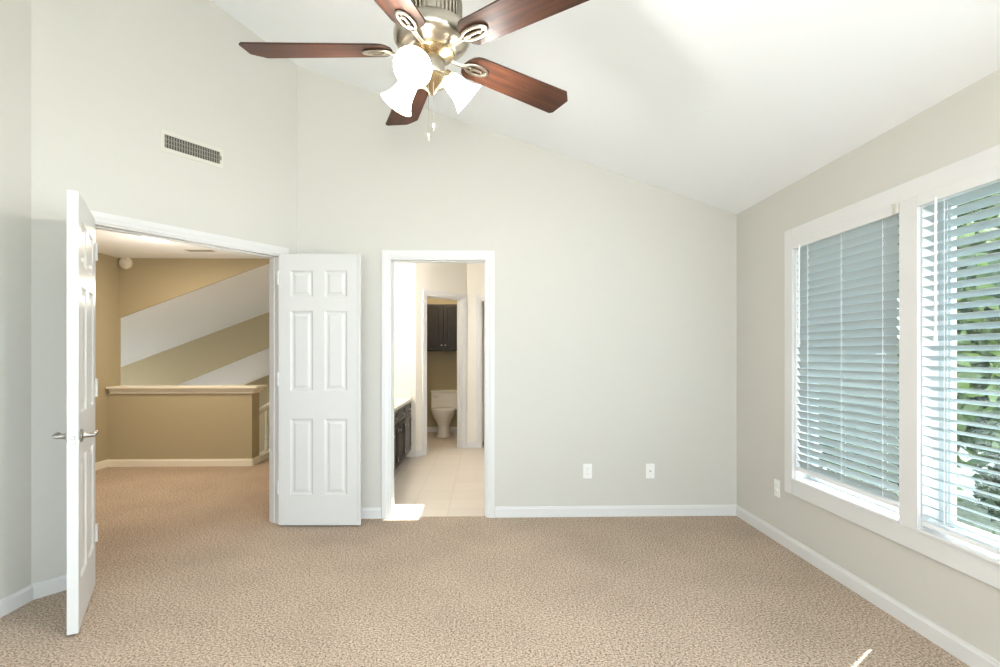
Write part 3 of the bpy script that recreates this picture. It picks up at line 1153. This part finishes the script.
m.box(-1.42, VX + 0.0, 6.715, 6.732, 0.742, 0.84)
loc(m).build('countertop', M['counter'], root, bevel=0.006)
for y0, y1, kind in ((4.78, 5.25, 'espresso'), (5.27, 5.70, 'espresso'), (5.72, 6.20, 'espresso'), (6.22, 6.70, 'espresso_grey')):
    m = MB()
    shaker(m, VX - 0.02, y0, y1, 0.555, 0.695, fr=0.03)
    d = loc(m).build('drawer', M['espresso_grey'], root, bevel=0.002)
    m = MB()
    m.lathe([(0.006, 0), (0.005, 0.012), (0.014, 0.018), (0.015, 0.024), (0.008, 0.028)], 16, T(VX, (y0 + y1) / 2, 0.625) @ R('Y', 90))
    loc(m).build('knob', M['nickel'], d)
    m = MB()
    shaker(m, VX - 0.02, y0, y1, 0.10, 0.545, fr=0.05)
    d = loc(m).build('cabinet_door', M[kind], root, bevel=0.002)
    m = MB()
    m.lathe([(0.006, 0), (0.005, 0.012), (0.014, 0.018), (0.015, 0.024), (0.008, 0.028)], 16, T(VX, y0 + 0.05, 0.47) @ R('Y', 90))
    loc(m).build('knob', M['nickel'], d)
    for z in (0.17, 0.48):
        m = MB()
        m.box(VX - 0.004, VX + 0.004, y1 - 0.003, y1 + 0.012, z - 0.025, z + 0.025)
        loc(m).build('hinge', M['nickel'], d)

root = empty('robe_hook', (-1.078, 6.735, 1.39))
tag(root, 'small pale robe hook on the cream wall above the vanity', 'hook')
m = MB()
m.lathe([(0.022, 0), (0.022, 0.005), (0.012, 0.009), (0.009, 0.012)], 20, R('X', 90))
m.build('mount', M['plate'], root)
m = MB()
m.tube([(0, -0.008, 0), (0, -0.035, -0.012), (0, -0.05, -0.005), (0, -0.055, 0.015)], 0.006, 8)
m.build('prong', M['plate'], root)

# unseen vanity light put in on the left wall to light the bathroom
root = empty('vanity_light', (-1.42, 5.75, 1.98))
tag(root, 'unseen three globe vanity light put in on the bathroom wall above the vanity', 'wall light')
m = MB()
m.box(0, 0.03, -0.35, 0.35, -0.05, 0.05)
m.build('back_plate', M['nickel'], root, bevel=0.004)
for k in (-1, 0, 1):
    m = MB()
    m.lathe([(0.02, 0.03)] + [(0.06 * sin(t * pi / 12) + 0.001, 0.10 - 0.06 * cos(t * pi / 12)) for t in range(2, 13)], 20, T(0, k * 0.24, 0) @ R('Y', 90))
    m.build('globe', M['bulb'], root)
lamp('bathroom_lamp', 'POINT', (-1.18, 5.75, 1.98), 16, (1.0, 0.95, 0.88), 0.12)

# toilet (faces the camera)
TX, TY = -0.645, 8.9
root = empty('toilet', (TX, TY, 0))
tag(root, 'white porcelain toilet in the small room beyond the bathroom', 'toilet')
def loft(sections, seg=28):
    """sections: (z, cx, cy, rx, ry_front, ry_back)"""
    mb = MB()
    vs_ = []
    for z, cy_, rx, rf, rb in sections:
        for k in range(seg):
            t = 2 * pi * k / seg
            ry = rf if sin(t) < 0 else rb
            vs_.append((rx * cos(t), cy_ + ry * sin(t), z))
    fs = []
    for i in range(len(sections) - 1):
        for k in range(seg):
            k2 = (k + 1) % seg
            fs.append((i * seg + k, i * seg + k2, (i + 1) * seg + k2, (i + 1) * seg + k))
    fs.append(list(range(seg))[::-1])
    o_ = (len(sections) - 1) * seg
    fs.append([o_ + k for k in range(seg)])
    mb.add(vs_, fs, True)
    return mb
loft([(0.0, -0.40, 0.115, 0.24, 0.22), (0.02, -0.40, 0.115, 0.24, 0.22), (0.05, -0.40, 0.10, 0.22, 0.2), (0.18, -0.40, 0.10, 0.21, 0.2),
      (0.25, -0.42, 0.135, 0.25, 0.22), (0.32, -0.45, 0.172, 0.275, 0.25), (0.375, -0.46, 0.185, 0.285, 0.26), (0.39, -0.46, 0.185, 0.285, 0.26)]).build('bowl', M['porcelain'], root)
loft([(0.392, -0.46, 0.19, 0.29, 0.2), (0.41, -0.46, 0.192, 0.292, 0.2), (0.415, -0.46, 0.188, 0.288, 0.198)]).build('seat', M['porcelain'], root)
loft([(0.417, -0.46, 0.19, 0.29, 0.2), (0.432, -0.46, 0.188, 0.288, 0.2), (0.438, -0.46, 0.17, 0.27, 0.18)]).build('seat_lid', M['porcelain'], root)
m = MB()
m.prism([(-0.2, -0.215, 0.385), (0.2, -0.215, 0.385), (0.2, -0.02, 0.385), (-0.2, -0.02, 0.385)], (0, 0, 0.02))
m.box(-0.215, 0.215, -0.225, -0.015, 0.40, 0.66)
m.build('tank', M['porcelain'], root, bevel=0.025, segs=4)
m = MB()
m.box(-0.225, 0.225, -0.235, -0.01, 0.66, 0.695)
m.build('tank_lid', M['porcelain'], root, bevel=0.012, segs=3)
m = MB()
m.lathe([(0.014, 0), (0.014, 0.01)], 14, T(-0.16, -0.225, 0.60) @ R('X', 90))
m.tube([(-0.16, -0.24, 0.60), (-0.12, -0.243, 0.598), (-0.09, -0.243, 0.592)], 0.006, 8)
m.build('flush_lever', M['chrome'], root)

root = empty('ceiling_light', (-0.65, 8.1, BZ))  # unseen dome light, put in to brighten the toilet room
tag(root, 'small unseen dome light added on the ceiling of the toilet room', 'ceiling light')
m = MB()
m.lathe([(0.0, 0), (0.10, 0.0), (0.104, -0.008), (0.0, -0.014)], 30, cap=False)
m.build('base_ring', M['trim'], root)
m = MB()
m.lathe([(0.098, -0.012), (0.09, -0.03), (0.06, -0.05), (0.001, -0.058)], 30)
m.build('glass_dome', M['dome'], root)
lamp('toilet_room_added_lamp', 'POINT', (-0.65, 8.1, BZ - 0.12), 8, (1.0, 0.86, 0.64), 0.08)

# wall cabinet above the toilet
root = empty('wall_cabinet', (-0.655, 8.9, 1.33))
tag(root, 'dark espresso two door wall cabinet hung above the toilet', 'cabinet')
m = MB()
m.box(-0.33, 0.33, -0.30, -0.003, 0, 0.74)
m.build('body', M['espresso'], root, bevel=0.002)
for s, nm in ((-1, 'left'), (1, 'right')):
    m = MB()
    x0, x1 = (-0.328, -0.003) if s < 0 else (0.003, 0.328)
    fr = 0.055
    m.box(x0, x1, -0.322, -0.302, 0.003, 0.003 + fr)
    m.box(x0, x1, -0.322, -0.302, 0.737 - fr, 0.737)
    m.box(x0, x0 + fr, -0.322, -0.302, 0.003 + fr, 0.737 - fr)
    m.box(x1 - fr, x1, -0.322, -0.302, 0.003 + fr, 0.737 - fr)
    m.box(x0 + fr, x1 - fr, -0.312, -0.302, 0.003 + fr, 0.737 - fr)
    m.box(x0 + fr + 0.02, x1 - fr - 0.02, -0.318, -0.312, 0.023 + fr, 0.717 - fr)
    d = m.build('cabinet_door', M['espresso'], root, bevel=0.002)
    m = MB()
    m.lathe([(0.005, 0), (0.004, 0.01), (0.011, 0.016), (0.012, 0.02), (0.006, 0.024)], 14, T(s * 0.03, -0.322, 0.09) @ R('X', 90))
    m.build('knob', M['nickel'], d)

# ------------------------------------------------------------------ ceiling fan
FX, FY, FZ = -0.18, 1.846, 2.31        # blade plane
root = empty('ceiling_fan', (FX, FY, FZ))
tag(root, 'five blade ceiling fan with dark wood blades and three lit glass shades', 'ceiling fan')
top = CZ(FX) - FZ
m = MB()
# canopy tilted to the slope
mc = T(0, 0, top) @ R('Y', 18.1)
m.lathe([(0.07, 0.0), (0.072, -0.02), (0.06, -0.05), (0.035, -0.075), (0.018, -0.085)], 32, mc)
m.build('canopy', M['nickel'], root)
m = MB()
m.lathe([(0.0125, 0.2), (0.0125, top - 0.06)], 16)
m.lathe([(0.03, 0.19), (0.03, 0.215), (0.02, 0.23)], 20)
m.build('downrod', M['nickel'], root)
m = MB()
m.lathe([(0.03, 0.20), (0.075, 0.19), (0.1, 0.17), (0.103, 0.163)], 40)
m.lathe([(0.103, 0.088), (0.112, 0.084), (0.124, 0.072), (0.130, 0.052), (0.128, 0.033), (0.115, 0.018), (0.10, 0.012), (0.085, 0.004), (0.075, -0.004), (0.02, -0.006)], 48)
m.lathe([(0.092, 0.085), (0.092, 0.17)], 40)
m.build('motor_housing', M['nickel'], root)
m = MB()
for k in range(44):
    a = 360 / 44 * k
    m.box(0.091, 0.103, -0.0035, 0.0035, 0.087, 0.164, R('Z', a))
m.build('vent_fins', M['nickel'], root)
m = MB()
m.lathe([(0.075, -0.004), (0.078, -0.010), (0.07, -0.018), (0.045, -0.024), (0.04, -0.03)], 40)
m.build('flywheel', M['brass'], root)
m = MB()
m.lathe([(0.04, -0.024), (0.043, -0.03), (0.043, -0.075), (0.037, -0.085)], 32)
m.build('switch_housing', M['nickel'], root)
m = MB()
m.lathe([(0.037, -0.083), (0.055, -0.088), (0.058, -0.098), (0.045, -0.115), (0.022, -0.128), (0.012, -0.14), (0.008, -0.146)], 32)
m.build('light_fitter', M['brass'], root)

PITCH = -11
def blade_mesh():
    """blade along +x, rounded root, clipped tip corners"""
    r0, r1, w0, w1 = 0.135, 0.632, 0.058, 0.070
    out = []
    for k in range(0, 9):
        t = pi / 2 + pi * k / 8
        out.append((r0 + 0.045 + 0.045 * cos(t), w0 * sin(t)))
    ring = out + [(r1 - 0.045, -w1), (r1 - 0.004, -w1 * 0.48), (r1, -w1 * 0.4), (r1, w1 * 0.82), (r1 - 0.012, w1)]
    mb = MB()
    mb.prism([(x, y, -0.003) for x, y in ring], (0, 0, 0.006))
    return mb
def iron_mesh():
    mb = MB()
    # arm from the flywheel out to the blade and an oval loop with a centre rib under it
    mb.tube([(0.06, 0, -0.008), (0.09, 0, -0.012), (0.115, 0, -0.012), (0.14, 0, -0.009)], [0.010, 0.008, 0.008, 0.010], 10, flat=0.6)
    pts = []
    for k in range(24):
        t = 2 * pi * k / 24
        pts.append((0.186 + 0.048 * cos(t), 0.022 * sin(t), -0.0075))
    mb.tube(pts, 0.0055, 8, flat=0.7, closed=True)
    mb.tube([(0.137, 0, -0.008), (0.186, 0, -0.0075), (0.232, 0, -0.0075)], 0.005, 8, flat=0.7)
    for x in (0.165, 0.21):
        mb.lathe([(0.006, -0.014), (0.006, -0.004)], 10, T(x, 0, 0))
    return mb
for k, ang in enumerate((180, 110.0, 39.0, -37.0, 252.4)):
    b = blade_mesh().build('blade', M['blade'], root, bevel=0.0015)
    b.matrix_local = R('Z', ang - 1.6) @ R('X', PITCH) @ T(0, 0, 0.004)
    i = iron_mesh().build('blade_iron', M['nickel'], b)

# three glass shades on short arms
for ang in (262, 141, 22):
    a = T(-0.02, 0, 0) @ R('Z', ang - 1.6)
    arm = MB()
    arm.tube([(0.03, 0, -0.078), (0.045, 0, -0.068), (0.06, 0, -0.064), (0.07, 0, -0.07)], [0.010, 0.009, 0.009, 0.010], 10)
    ax = T(0.068, 0, -0.068) @ R('Y', 180 - 52) @ Matrix.Scale(0.9, 4)    # local z of the shade points out and down
    arm.lathe([(0.012, -0.012), (0.022, -0.008), (0.025, 0.0), (0.025, 0.022), (0.02, 0.026)], 20, ax)
    ao = arm.build('light_arm', M['brass'], root)
    ao.matrix_local = a
    sh = MB()
    prof = [(0.024, 0.010), (0.030, 0.018), (0.036, 0.032), (0.039, 0.05), (0.042, 0.07), (0.049, 0.092), (0.060, 0.112), (0.068, 0.122)]
    inner = [(r - 0.003, z) for r, z in prof[::-1]]
    sh.lathe(prof + inner, 32, ax, cap=False)
    so = sh.build('lamp_shade', M['shade'], root)
    so.matrix_local = a
    bl = MB()
    bl.lathe([(0.012, 0.02), (0.014, 0.035)] + [(0.024 * sin(t * pi / 10) + 0.0005, 0.066 - 0.024 * cos(t * pi / 10)) for t in range(3, 11)], 20, ax)
    bo = bl.build('bulb', M['bulb'], so)
    p = (Matrix.Translation((FX, FY, FZ)) @ a @ ax) @ Vector((0, 0, 0.135))
    lamp('fan_bulb_light', 'POINT', p, 12, (1.0, 0.95, 0.90), 0.035)

for (dx, dy, ln) in ((-0.008, -0.035, 0.215), (0.008, -0.03, 0.18)):
    m = MB()
    m.tube([(dx, dy, -0.08), (dx, dy - 0.004, -0.12), (dx, dy - 0.004, -0.08 - ln)], 0.0011, 6)
    m.lathe([(0.0015, 0.0), (0.003, -0.004), (0.0035, -0.014), (0.0025, -0.022), (0.001, -0.025)], 12, T(dx, dy - 0.004, -0.08 - ln))
    m.build('pull_chain', M['nickel'], root)

# ------------------------------------------------------------------ outside: lawn, neighbour's roof, trees
m = MB()
m.box(-40, 60, -40, -2.0, -3.3, -3.1)  # unseen paving, added to bounce sun through the rear window
m.box(-40, -2.6, -2.0, 60, -3.3, -3.1)  # unseen paving, added to bounce sun into the stairwell
m.prism([(7.5, 10.6, -3.3), (45, 60, -3.3), (7.5, 60, -3.3)], (0, 0, 0.21))
struct(m.build('ground', M['lawn']), 'pale paved ground outside, added mostly unseen to bounce sunlight indoors', 'ground')

m = MB()
m.box(-2.6, 60, -2.0, 60, -3.3, -3.1)
struct(m.build('ground_lawn', M['grass']), 'lawn under the trees outside the windows', 'lawn')

root = empty('neighbour_house', (17.0, 15.0, -3.1))
tag(root, 'pale house with a grey roof far beyond the trees outside the windows', 'house')
m = MB()
m.box(-2.5, 2.5, -5, 5, 0, 2.9)
m.build('wall', M['siding'], root)
m = MB()
m.prism([(-2.9, -5.3, 2.85), (2.9, -5.3, 2.85), (0, -5.3, 4.2)], (0, 10.6, 0))
m.build('roof', M['shingle'], root)

m = MB()
m.box(2.15, 2.65, -2.8, 6.0, 2.36, 2.46)  # unseen eave, its depth set to shade the upper slats
m.box(2.64, 2.67, -2.8, 6.0, 2.32, 2.5)
struct(m.build('trim_7', M['siding']), 'unseen roof eave over the windows, shaped to shade the upper slats', 'eave')

def tree(x, y, h, rad, nleaf, seed, lmat, label, lo):
    random.seed(seed)
    root = empty('tree', (x, y, -3.1))
    tag(root, label, 'tree', 'trees outside the windows')
    m = MB()
    m.tube([(0, 0, 0), (0.05, 0.03, h * 0.3), (-0.05, 0.05, h * 0.6), (0.02, 0, h * 0.92)], [0.14, 0.11, 0.075, 0.02], 10)
    blobs = []
    for k in range(12):
        a = random.uniform(0, 2 * pi)
        r = rad * random.uniform(0.35, 0.8)
        z = h * random.uniform(lo, 0.95)
        e = Vector((r * cos(a), r * sin(a), z))
        m.tube([(0, 0, z * 0.7), e * 0.5 + Vector((0, 0, z * 0.4)), e], [0.045, 0.03, 0.012], 7)
        blobs.append((e, rad * random.uniform(0.3, 0.55)))
    blobs.append((Vector((0, 0, h * 0.9)), rad * 0.5))
    m.build('trunk', M['bark'], root)
    f = MB()
    for k in range(nleaf):
        c, r = random.choice(blobs)
        d = Vector((random.gauss(0, 1), random.gauss(0, 1), random.gauss(0, 1))).normalized()
        p = c + d * r * (random.random() ** 0.4)
        s = random.uniform(0.07, 0.14)
        u = Vector((random.gauss(0, 1), random.gauss(0, 1), random.gauss(0, 1))).normalized()
        v = u.cross(d).normalized()
        n_ = u.cross(v)
        f.add([p - u * s, p - v * s * 0.45 + n_ * 0.006, p + u * s, p + v * s * 0.45 + n_ * 0.006], [(0, 1, 2), (0, 2, 3)])
    f.build('foliage', lmat, root)
tree(4.9, 5.6, 6.8, 1.25, 13000, 3, M['leaf'], 'leafy green tree right outside the right window', 0.2)
tree(8.0, 7.6, 7.4, 1.6, 13000, 5, M['leaf2'], 'dark green tree behind the nearer leafy tree outside the right window', 0.12)
tree(4.7, 8.6, 7.0, 1.3, 9000, 8, M['leaf2'], 'dark tree outside behind the nearly closed blind', 0.5)
tree(7.4, 12.0, 7.6, 1.8, 9000, 11, M['leaf'], 'light green tree farthest along outside the nearly closed blind', 0.5)
tree(11.2, 10.6, 6.6, 1.3, 12000, 14, M['leaf2'], 'bushy dark tree in the distance outside the right window', 0.1)
